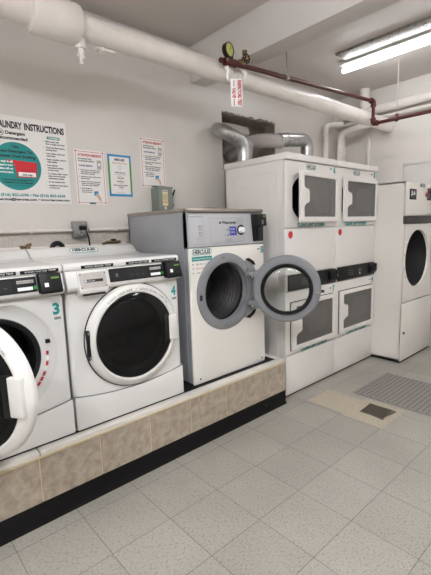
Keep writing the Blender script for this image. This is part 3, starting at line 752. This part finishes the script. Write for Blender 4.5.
# big laundry sign
b = paper('', '', '', -.625, -.112, 1.588, 2.132)
T(b, 'LAUNDRY', -.397, 2.056, .040, 'ink', 'r', .150, True); T(b, 'INSTRUCTIONS', -.126, 2.056, .040, 'ink', 'r', .258, True)
T(b, 'HE', -.530, 2.018, .014, 'ink', 'c', None, True); 
b.lathe([(.018, .0045), (.021, .0045)], (-.530, WY, 2.025), (0, -1, 0), 'ink', 24)
T(b, 'Detergent', -.500, 2.018, .019, 'ink', 'l', .118, True); T(b, 'Recommended', -.555, 1.986, .019, 'ink', 'l', .185, True)
ccx, ccz, cr = -.450, 1.822, .150
b.lathe([(0, .0044), (cr, .0044)], (ccx, WY, ccz), (0, -1, 0), 'teal', 64)
def T2(s_, x, z, h, m, al='c', wd=None, bold=False): b.text(s_, (x, WY-.0056, z), X, Z, h, m, al, wd, bold)
T2('Use', ccx, ccz+.115, .015, 'ink', 'c', .04, True); T2('Less Detergent To', ccx, ccz+.085, .016, 'ink', 'c', .20, True); T2('Prevent Over-Sudsing', ccx, ccz+.055, .016, 'ink', 'c', .235, True)
for i, tx in enumerate(('This cup is all', 'you need or your', 'machine will not', 'work properly')): T2(tx, ccx-.025, ccz+.022-i*.022, .012, 'white', 'r', (.11, .105, .10, .08)[i], True)
pp = [(ccx-.06, ccz+.040), (ccx+.125, ccz+.030), (ccx+.117, ccz-.065), (ccx+.0, ccz-.07), (ccx-.018, ccz+.015), (ccx-.06, ccz+.030)]
b.quad([(p[0], WY-.0050, p[1]) for p in pp], 'red'); R_(b, ccx+.004, ccx+.112, ccz-.062, ccz-.035, 'white', .0054); T2('1/4 cup', ccx+.06, ccz-.056, .012, 'ink', 'c', .06, True)
T2('Use Xtreme Detergent Pacs', ccx, ccz-.09, .009, 'ink', 'c', .19, True); T2('Available At The Card Dispenser', ccx, ccz-.107, .009, 'ink', 'c', .18, True); T2('Part # HLS OTSM', ccx, ccz-.124, .007, 'ink', 'c', .12)
R_(b, -.245, -.160, 2.014, 2.032, 'teal'); T2('WASHERS', -.202, 2.018, .009, 'white', 'c', .07, True)
z = 1.995
for grp in (('Select temp, add', 'door is empty and close'), ('Clean the filter before', 'starting them'), ('Load clothes, shut door', 'until click'), ('Read carefully, card is', 'valid inside'), ('Push desired', 'temperature setting', 'to start wash'), ('To restart after, insert', 'swipe card and repeat', 'temperature setting'), ('Do not overload door',), ('Additional instructions', 'on dryer door')):
    b.lathe([(0, .0046), (.0022, .0046)], (-.272, WY, z+.004), (0, -1, 0), 'ink', 8)
    for ln in grp: T(b, ln, -.258, z, .0090, 'ink', 'l', .0056*len(ln), True); z -= .0155
    z -= .0078
T(b, 'Phone (516) 822-6396 • Fax (516) 822-6543', -.640, 1.634, .016, 'teal', 'l', .485, True)
T(b, 'Web: service@hercnet.com • www.hercnet.com', -.650, 1.607, .014, 'ink', 'l', .525, True)
tag(b.build('instruction_sign', smooth=False), 'large white laundry instruction sign with a teal circle and red cup', 'sign')
# the two resident notices
def notice(x0, x1, z0, z1, label, hand_z):
    b = paper('', '', '', x0, x1, z0, z1); W_ = x1-x0; H_ = z1-z0
    e = .006+W_*.02
    for a in ((x0+e, x1-e, z0+e, z0+e+.003), (x0+e, x1-e, z1-e-.003, z1-e), (x0+e, x0+e+.003, z0+e, z1-e), (x1-e-.003, x1-e, z0+e, z1-e)): R_(b, *a, 'redink')
    for px in (x0+e, x1-e):
        for pz in (z0+e, z1-e): b.cyl((px, WY-.004, pz), (px, WY-.007, pz), .0048, 'redink', 10)
    T(b, 'ATTENTION RESIDENTS', (x0+x1)/2, z1-H_*.115, H_*.042, 'redink', 'c', W_*.78, True)
    T(b, 'READ INSTRUCTIONS', x0+W_*.12, z1-H_*.175, H_*.022, 'ink', 'l', W_*.44, True); T(b, 'ON MACHINES CAREFULLY', x0+W_*.12, z1-H_*.215, H_*.022, 'ink', 'l', W_*.54, True)
    T(b, 'PLEASE REMOVE', x0+W_*.14, z1-H_*.30, H_*.026, 'navy', 'l', W_*.44, True)
    R_(b, x1-W_*.27, x1-W_*.12, z1-H_*.34, z1-H_*.17, 'sleeve', .0044); b.lathe([(.008, .005), (W_*.055, .005)], (x1-W_*.195, WY, z1-H_*.25), (0, -1, 0), 'teal', 16); b.lathe([(0, .0052), (W_*.045, .0052)], (x1-W_*.195, WY, z1-H_*.25), (0, -1, 0), 'white', 16)
    zz = z1-H_*.375
    for j, lines in enumerate((('Card must be inserted into the', 'reader before you select your', 'wash and dry settings'), ('Add time to dryers before they', 'finish drying'), ('Please clean lint screens and', 'remove your laundry promptly', 'when the cycle is finished'), ('Don\'t forget to', 'remove your card', 'from the reader'))):
        b.lathe([(0, .0046), (.003, .0046)], (x0+W_*.12, WY, zz+.004), (0, -1, 0), 'ink', 8)
        for ln in lines: T(b, ln, x0+W_*.17, zz, H_*.020, 'ink', 'l', W_*.022*len(ln), True); zz -= H_*.034
        zz -= H_*.022
    # printed hand holding a blue card
    hx, hz = x1-W_*.35, z0+H_*.16
    b.quad([(hx-.018, WY-.005, hz), (hx-.020, WY-.005, hz+.032), (hx+.014, WY-.005, hz+.034), (hx+.016, WY-.005, hz+.002)], 'blue')
    b.quad([(hx-.010, WY-.0056, hz+.010), (hx+.004, WY-.0056, hz+.018), (hx+.020, WY-.0056, hz+.006), (hx+.036, WY-.0056, hz-.022), (hx+.038, WY-.0056, hz-.040), (hx+.022, WY-.0056, hz-.036), (hx+.004, WY-.0056, hz-.012)], 'skin')
    R_(b, (x0+x1)/2-.024, (x0+x1)/2+.024, z0+.002, z0+.014, 'teal'); b.text('HERCULES', ((x0+x1)/2, WY-.005, z0+.0045), X, Z, .007, 'ink', 'c', .04, True)
    return tag(b.build('notice', smooth=False), label, 'notice')
notice(-.068, .162, 1.590, 1.972, 'red-bordered notice beside the blue and green card, nearer the large instruction sign', 0)
notice(.474, .706, 1.735, 2.120, 'red-bordered notice hanging above the grey switch box', 0)
# blue green card
b = paper('', '', '', .186, .384, 1.653, 1.963)
x0, x1, z0, z1 = .186, .384, 1.653, 1.963
R_(b, x0, x1, z0, z1, 'blue', .0042); R_(b, x0, x0+.02, z0+.04, z1-.05, 'green', .0046); R_(b, x1-.02, x1, z0+.04, z1-.05, 'green', .0046)
R_(b, x0+.016, x1-.016, z0+.018, z1-.016, 'paper', .0050)
def T3(s_, z, h, m, wd, bold=False): b.text(s_, ((x0+x1)/2, WY-.0056, z), X, Z, h, m, 'c', wd, bold)
T3('HERCULES', z1-.045, .016, 'ink', .085, True); T3('Main Phones', z1-.068, .012, 'redink', .12); 
for a in ((.275, .295, z1-.108, z1-.106), (.275, .295, z1-.082, z1-.080), (.275, .277, z1-.108, z1-.08), (.293, .295, z1-.108, z1-.08)): R_(b, *a, 'blue', .0056)
for i, (tx, wd, m_) in enumerate((('W/D Service', .09, 'ink'), ('516-822-6396', .10, 'inkgrey'), ('Refunds', .03, 'redink'), ('Web Site', .06, 'ink'), ('.com', .03, 'redink'), ('Email Us', .06, 'ink'), ('.net', .03, 'redink'), ('Facts and Location', .12, 'ink'), ('Code', .04, 'ink'), ('L-1234', .04, 'redink'))): T3(tx, z1-.135-i*.0135, .008, m_, wd, m_ == 'ink')
T3('hercnet.com', z0+.026, .007, 'inkgrey', .08)
tag(b.build('service_card', smooth=False), 'small blue and green bordered information card on the wall', 'notice')

# breaker / disconnect switch
sb = thing('switch_box', 'grey metal electrical switch box with lever, just above the steel washer top', 'electrical box', (.545, 1.535, 1.52))
b = MB().box(0.01, .145, .0, .112, 0, .205, 'box', .004); b.box(.006, .149, -.003, .02, .195, .212, 'box', .003); b.box(.05, .10, .05, .10, .205, .225, 'box', .006); b.build('enclosure', sb)
b = MB(); b.quad([(.045, -.001, .06), (.045, -.001, .185), (.095, -.001, .185), (.095, -.001, .06)], 'yellow'); b.text('EATON', (.07, -.0016, .17), X, Z, .010, 'navy', 'c', .04, True); b.text('DANGER', (.07, -.0016, .085), X, Z, .009, 'redink', 'c', .042, True)
for i in range(6): b.box(.05, .09, -.002, -.001, .105+i*.009, .108+i*.009, 'brass')
b.lathe([(0, .001), (.011, .001)], (.07, 0, .042), (0, -1, 0), 'white', 16); b.lathe([(.007, .0015), (.009, .0015)], (.07, 0, .042), (0, -1, 0), 'redink', 16); b.build('warning_label', sb)
b = MB(); b.box(.145, .172, .03, .07, .06, .15, 'box', .004); b.tube([(.168, .05, .11), (.18, .045, .15), (.193, .035, .195)], .008, 'black', 10); b.cyl((.16, .05, .07), (.177, .05, .07), .018, 'black', 12); b.build('lever', sb)
# junction box + conduit
jb = thing('junction_box', 'small metal outlet box with a black plug on the wall conduit', 'electrical box', (-.132, 1.60, 1.350))
MB().box(0, .106, 0, .049, 0, .118, 'junction', .008, 3).build('box', jb)
b = MB(); b.box(.012, .094, -.004, .002, .01, .108, 'junction', .002); 
for z in (.035, .083): b.cyl((.053, -.004, z), (.053, -.008, z), .018, 'chrome', 18)
b.box(.035, .085, -.03, -.004, .055, .085, 'black', .005); b.box(.048, .078, -.028, -.004, .03, .05, 'junction', .004); b.build('outlet_plate', jb)
tag(MB().tube([(-.055, 1.575, 1.40), (-.045, 1.56, 1.36), (-.035, 1.575, 1.31), (-.03, 1.56, 1.24), (-.03, 1.56, 1.1)], .006, 'black', 8, bend=.02).build('power_cord'), 'black power cord dropping from the outlet box behind the washers', 'cord')
b = MB().tube([(RX0+.02, 1.632, 1.405), (-.112, 1.632, 1.405)], .011, 'pipe', 12); b.tube([(-.006, 1.632, 1.405), (1.16, 1.632, 1.405)], .011, 'pipe', 12)
for x in (-.42, .20): b.box(x, x+.018, 1.618, 1.65, 1.390, 1.420, 'pipe', .003)
tag(b.build('conduit'), 'thin painted conduit running along the wall into the outlet box', 'conduit')
# pipes behind the washers
b = MB().tube([(RX0+.02, 1.60, 1.285), (.26, 1.60, 1.285)], .022, 'pipe', 14)
for x in (-.47,): b.tube([(x-.03, 1.60, 1.285), (x+.03, 1.60, 1.285)], .029, 'brass', 12)
o = tag(b.build('water_pipe'), 'painted horizontal water pipe low on the wall behind the washers', 'pipe')
MB().tube([(-.455, 1.575, 1.25), (-.455, 1.575, 1.32), (-.435, 1.575, 1.32)], .012, 'brass', 10).build('valve', o)
b = MB(); b.tube([(.06, 1.56, 1.30), (.10, 1.56, 1.312), (.2, 1.56, 1.312)], .010, 'brass', 10); b.box(.13, .165, 1.55, 1.57, 1.32, 1.333, 'dark', .003); b.tube([(.145, 1.56, 1.31), (.145, 1.56, 1.325)], .006, 'brass', 8)
b.build('valve', o)
tag(MB().tube([(-.318, 1.54, 1.10), (-.318, 1.54, 1.27), (-.310, 1.54, 1.31), (-.278, 1.54, 1.325), (-.246, 1.54, 1.31), (-.238, 1.54, 1.27), (-.238, 1.54, 1.10)], .016, 'dark', 12, bend=.02).build('drain_hose'), 'black drain hose looped up behind the number 4 washer', 'hose')

# ------------------------------------------------------------------ big white ceiling pipe
bp_ = thing('insulated_pipe', 'big white insulated pipe running under the ceiling from corner to corner', 'pipe', (0, 1.0, 2.470))
MB().tube([(RX0+.01, 0, 0), (EX-.004, 0, 0)], .0655, 'pipe', 32).build('pipe_run', bp_)
b = MB().lathe([(.066, -.515), (.092, -.51), (.098, -.495), (.099, -.285), (.095, -.272), (.066, -.266)], (0, 0, 0), (1, 0, 0), 'pipe', 36); b.build('coupling', bp_)
b = MB().lathe([(.066, 3.30), (.069, 3.302), (.069, EX-.002)], (0, 0, 0), (1, 0, 0), 'pipe', 36); b.build('wall_collar', bp_)
b = MB(); b.cyl((-.257, 0, -.065), (-.257, 0, -.11), .032, 'pipe', 20, .028); b.cyl((-.257, 0, -.11), (-.257, 0, -.15), .017, 'pipe', 14, .012); b.cyl((-.257, 0, -.15), (-.257, 0, -.185), .009, 'pipe', 12); b.cyl((-.274, 0, -.145), (-.240, 0, -.145), .010, 'pipe', 10)
b.build('drain_nipple', bp_)
b = MB(); b.box(-.16, -.05, .0, .05, -.085, -.068, 'pipe', .006); b.box(-.14, -.12, -.01, .03, -.095, -.07, 'pipe', .003); b.build('clamp', bp_)
# a narrower pipe above and behind it, close to the wall
tag(MB().tube([(RX0+.01, 1.60, 2.84), (1.0, 1.60, 2.84)], .028, 'pipe', 16).build('wall_pipe'), 'slim white pipe high along the wall above the big pipe, left of the beam', 'pipe')

# ------------------------------------------------------------------ sprinkler line
sp = thing('sprinkler_pipe', 'maroon sprinkler pipe below the ceiling beam, stepping down near the corner', 'pipe', (0, 0, 0))
A0, A1 = (.66, .888, 2.488), (2.758, .888, 2.600)
b = MB().tube([A0, A1], .017, 'redpipe', 14); b.tube([A1, (2.758, .888, 2.385)], .017, 'redpipe', 14); b.tube([(2.758, .888, 2.385), (2.758, RY0+.02, 2.355)], .017, 'redpipe', 14); b.build('pipe_run', sp)
for (p, ax1, ax2) in ((A1, (-1, 0, -.05), (0, 0, -1)), ((2.758, .888, 2.385), (0, 0, 1), (0, -1, 0))):
    P_ = Vector(p); b = MB(); b.tube([P_+Vector(ax1)*.045, P_, P_+Vector(ax2)*.045], .024, 'redpipe', 14, bend=.03)
    for q in (ax1, ax2): b.cyl(P_+Vector(q)*.035, P_+Vector(q)*.052, .028, 'redpipe', 14)
    b.build('elbow', sp)
b = MB(); b.tube([(.70, .888, 2.490), (.80, .888, 2.496)], .026, 'redpipe', 14); b.cyl((.75, .888, 2.49), (.75, .888, 2.53), .024, 'redpipe', 12); b.cyl((.845, .888, 2.498), (.845, .888, 2.53), .017, 'brass', 12); b.build('tee_fitting', sp)
gz = thing('pressure_gauge', 'round yellow-faced pressure gauge on the end of the maroon pipe', 'gauge', (.70, .84, 2.545))
gz.rotation_euler = (0, 0, math.radians(8))
b = MB().lathe([(0, .03), (.042, .03), (.046, .024), (.046, -.004), (.041, -.006), (.040, .0)], (0, 0, 0), (0, 1, 0), 'black', 32); b.build('case', gz)
b = MB().lathe([(0, .001), (.041, .001)], (0, 0, 0), (0, -1, 0), 'dial', 32)
for k in range(9):
    a = math.radians(225-k*33.75); b.quad([(math.cos(a)*.034-math.sin(a)*.001, -.0016, math.sin(a)*.034+math.cos(a)*.001), (math.cos(a)*.038-math.sin(a)*.001, -.0016, math.sin(a)*.038+math.cos(a)*.001), (math.cos(a)*.038+math.sin(a)*.001, -.0016, math.sin(a)*.038-math.cos(a)*.001), (math.cos(a)*.034+math.sin(a)*.001, -.0016, math.sin(a)*.034-math.cos(a)*.001)], 'ink')
b.quad([(-.002, -.0025, 0), (.012, -.0025, .028), (.016, -.0025, .026), (.003, -.0025, -.002)], 'ink'); b.build('dial', gz)
b = MB().tube([(0, .015, -.04), (0, .02, -.062)], .008, 'brass', 10); b.build('stem', gz)
vv = thing('test_valve', 'small brass test valve with a black hand wheel on the maroon pipe', 'valve', (.865, .86, 2.512))
MB().cyl((0, .02, -.01), (0, .01, .035), .015, 'brass', 12).cyl((0, .0, .05), (0, .0, .075), .018, 'brass', 12).build('valve_body', vv)
b = MB().lathe([(.03, .0), (.034, .006), (.03, .012), (.026, .006)], (0, -.01, .02), (0, -1, 0), 'black', 24, closed=True)
for k in range(4): a = k*PI/4; b.cyl((-.03*math.cos(a), -.016, .02-.03*math.sin(a)), (.03*math.cos(a), -.016, .02+.03*math.sin(a)), .0035, 'black', 8)
b.cyl((0, 0, .02), (0, -.024, .02), .008, 'amber', 10); b.build('hand_wheel', vv)
# white wrapped drips under the fittings
for i, (x, zt, lb) in enumerate(((.72, 2.462, 'white cloth rag tied under the gauge end of the maroon pipe'), (.885, 2.475, 'white cloth rag tied just right of the hanging red tag'))):
    b = MB(); b.tube([(x, .885, zt), (x+.004, .88, zt-.03), (x-.004, .884, zt-.06), (x+.003, .885, zt-.09)], lambda k: (.008, .011, .009, .004)[min(k, 3)], 'white', 10); b.tube([(x-.02, .885, zt-.01), (x+.02, .885, zt-.02)], .009, 'white', 8)
    tag(b.build('rag'), lb, 'rag', 'rags under the sprinkler fittings')
# hanging inspection tag: lettering turned on its side
tgm = thing('hanging_tag', 'white tag with red sideways lettering hanging from the maroon pipe', 'tag', (.792, .872, 2.300)); tgm.rotation_euler = (0, 0, math.radians(-34))
b = MB().box(-.041, .040, 0, .0015, -.086, .094, 'white'); 
b.text('INSPECTORS TEST', (.008, -.001, .084), -Z, X, .024, 'redink', 'l', .165, True); b.text('VALVE', (-.030, -.001, .036), -Z, X, .022, 'redink', 'l', .066, True)
for z0, z1 in ((.045, .084), (-.08, -.036)): b.quad([(-.022, -.001, z0), (-.022, -.001, z1), (-.017, -.001, z1), (-.017, -.001, z0)], 'redink')
b.build('card', tgm, smooth=False)
for q in (-1, 1): MB().tube([(q*.01, .001, .08), (q*.014, .01, .15)], .0012, 'chrome', 6).build('wire', tgm)
# hanger rods
for i, (x, y, z0, lb) in enumerate(((1.36, .888, 2.545, 'thin metal hanger rod between the beam and the maroon pipe'), (2.758, .648, 2.395, 'long thin hanger rod under the bright tube light'))):
    h = thing('pipe_hanger', lb, 'hanger', (x, y, z0))
    MB().cyl((0, 0, 0), (0, 0, ZC-z0), .0045, 'rod', 10).build('rod', h)
    b = MB().lathe([(.019, -.012), (.022, -.012), (.022, .012), (.019, .012)], (0, 0, -.02+.002), (1, 0, 0) if i == 0 else (0, 1, 0), 'rod' if i == 0 else 'redpipe', 16, closed=True); b.cyl((0, 0, -.004), (0, 0, .03), .014, 'rod' if i == 0 else 'redpipe', 12); b.build('ring', h)

# ------------------------------------------------------------------ pipes on the end wall
e1 = thing('end_wall_pipe', 'thick white pipe high along the end wall, with a stub up to the ceiling', 'pipe', (3.28, 0, 2.660))
MB().tube([(0, WY-.01, 0), (0, RY0+.02, 0)], .045, 'pipe', 20).build('pipe_run', e1)
MB().cyl((.0, 1.26, 0), (.0, 1.26, ZC-2.660), .055, 'pipe', 20).cyl((.0, 1.26, .05), (.0, 1.26, .085), .068, 'pipe', 20).build('stub', e1)
tag(MB().tube([(3.30, WY-.01, 2.575), (3.30, RY0+.02, 2.575)], .018, 'pipe', 14).build('thin_pipe'), 'thin white pipe under the thick one on the end wall', 'pipe')
tag(MB().tube([(2.95, 1.56, 0.1), (2.95, 1.56, 2.53), (3.20, 1.50, 2.57)], .032, 'pipe', 16, bend=.04).build('riser_pipe'), 'white riser pipe behind the stacked dryers, leftmost of four', 'pipe')
tag(MB().tube([(3.16, 1.50, .1), (3.16, 1.50, 2.46), (3.22, 1.22, 2.50), (EX-.045, 1.18, 2.52)], .034, 'pipe', 16, bend=.10).build('riser_pipe'), 'white riser pipe with a wide elbow bend below the big pipe', 'pipe')
b = MB().tube([(3.28, 1.53, .1), (3.28, 1.53, 2.45)], .03, 'pipe', 16).tube([(3.28, 1.53, 2.22), (3.28, 1.53, 2.30)], .042, 'pipe', 16)
tag(b.build('riser_pipe'), 'straight white riser pipe with a wider collar, just right of the elbow riser', 'pipe')
tag(MB().tube([(EX-.03, 1.235, 1.0), (EX-.03, 1.235, 2.36), (EX-.005, 1.235, 2.37)], .022, 'pipe', 14, bend=.015).build('riser_pipe'), 'slim white riser on the end wall, rightmost behind the dryers', 'pipe')

# ------------------------------------------------------------------ dryer exhaust ducts
def duct(label, path, sleeve, r=.052, rs=.062, group='exhaust ducts above the stacked dryers'):
    t = thing('exhaust_duct', label, 'duct', (0, 0, 0), group=group)
    o_ = Vector(path[0]); 
    b = MB(); b.tube(path, r, 'duct', 20, bend=.085, bseg=6)
    for i in range(len(path)-1):
        a = Vector(path[i]); c_ = Vector(path[i+1]); dd = (c_-a).normalized(); L = (c_-a).length
        for k in ([.02] if i == 0 else [])+([L-.10] if L > .2 else []): b.cyl(a+dd*k, a+dd*(k+.012), r+.004, 'duct', 20)
    b.build('metal_duct', t)
    if sleeve:
        b = MB(); b.tube(sleeve, rs, 'sleeve', 20, bend=.06)
        a = Vector(sleeve[0]); c_ = Vector(sleeve[-1]); b.build('sleeve', t)
    return t
duct('shiny metal elbow duct at the left, bending back into the broken wall opening', [(1.34, 1.34, 1.931), (1.34, 1.34, 2.12), (1.14, 1.38, 2.20), (1.20, 1.52, 2.245)], [(1.18, 1.50, 2.24), (1.42, 1.61, 2.29), (1.74, 1.72, 2.325)], r=.058, rs=.058)
duct('long shiny metal elbow duct at the right, running level into the wall opening', [(2.215, 1.30, 1.931), (2.215, 1.30, 2.235), (1.84, 1.36, 2.205)], [(1.88, 1.355, 2.197), (1.72, 1.45, 2.20), (1.66, 1.72, 2.2)], r=.062, rs=.066)
duct('short shiny vertical duct with a pale elbow, between the two long ducts', [(1.46, 1.42, 1.931), (1.46, 1.42, 2.10)], [(1.46, 1.42, 2.08), (1.50, 1.46, 2.14), (1.58, 1.60, 2.13), (1.62, 1.80, 2.1)], r=.045, rs=.058)
duct('dim pipe end inside the wall opening, beside its left edge', [(1.50, 1.80, 1.945), (1.50, 1.80, 2.06), (1.44, 1.95, 2.08)], None, r=.06)

# ------------------------------------------------------------------ floor things
t_ = MB().box(1.245, 1.545, .302, .607, .0004, .0024, 'tan'); tag(t_.build('vinyl_floor_tile'), 'tan replacement floor tile nearer the dryers', 'floor tile', 'tan replacement floor tiles')
t_ = MB().box(1.225, 1.605, -.013, .3005, .0004, .0024, 'tan'); tag(t_.build('vinyl_floor_tile'), 'tan replacement floor tile carrying the drain grate', 'floor tile', 'tan replacement floor tiles')
dg_ = [(1.355, .217), (1.360, .13), (1.347, .038), (1.40, .046), (1.47, .034), (1.53, .027), (1.536, .09), (1.530, .16), (1.534, .229), (1.44, .222)]
b = MB().prism(dg_, 'z', .0024, .008, 'drain')
for i in range(9):
    for j in range(9):
        x = 1.372+i*.0175; y = .055+j*.0185; b.box(x, x+.009, y, y+.010, .0078, .0086, 'dark')
tag(b.build('drain_grate', smooth=False), 'ragged brown floor drain grate set in a tan tile', 'drain')
MX0, MX1, MY0, MY1 = 1.635, 2.245, -.75, .430
b = MB(); nx, ny = 16, 32; th = .008
b.box(MX0, MX1, MY0, MY1, .0005, th, 'mat', .002)
dx = (MX1-MX0-.03)/nx; dy = (MY1-MY0-.03)/ny
for i in range(nx):
    for j in range(ny):
        x = MX0+.015+dx*(i+.25+.5*(j % 2)); y = MY0+.015+dy*(j+.5); r = .0095
        b.quad([(x+r*math.cos(k*PI/4), y+r*math.sin(k*PI/4), th+.0004) for k in range(8)], 'holes')
tag(b.build('rubber_mat', smooth=False), 'grey perforated rubber floor mat in front of the large single dryer', 'mat')

# ------------------------------------------------------------------ fluorescent lamps
LB = ['bright fluorescent tube light on the ceiling beyond the beam', 'hung tube light above the front-load washers, out over the aisle', 'ceiling tube light over the middle of the aisle, behind the viewer', 'hung tube light at the left end of the room beyond the washers']
for (x, yf, yn, z, kind, tm, tr_), lb in zip(LAMPS, LB):
    L = thing('fluorescent_light', lb, 'light', (x, 0, z))
    if kind == 'ceiling':
        b = MB().box(-.29, -.11, yn-.03, yf-.09, ZC-z-.020, ZC-z-.0005, 'chipped', .004); b.build('ballast_cover', L); MB().box(-.09, .03, yn-.03, yf+.0, ZC-z-.034, ZC-z-.0005, 'lampbody', .004).build('housing', L)
        
        for y in (yf, yn-.012): MB().box(-.012, .012, y, y+.012, -.014, ZC-z-.034, 'lampbody', .002).build('lamp_holder', L)
    else:
        b = MB().box(-.055, .055, yn-.03, yf+.03, .04, .085, 'lampbody', .004); b.build('housing', L)
        for y in (yn+.2, yf-.2): MB().cyl((0, y, .085), (0, y, ZC-z-.0005), .004, 'rod', 8).build('chain', L)
        
        for y in (yf, yn-.012): MB().box(-.045, .045, y, y+.012, -.014, .045, 'lampbody', .002).build('lamp_holder', L)
    for tx in ((0,) if kind == 'ceiling' else (-.03, .03)): MB().cyl((tx, yn, 0), (tx, yf, 0), tr_, tm, 20).build('tube', L)
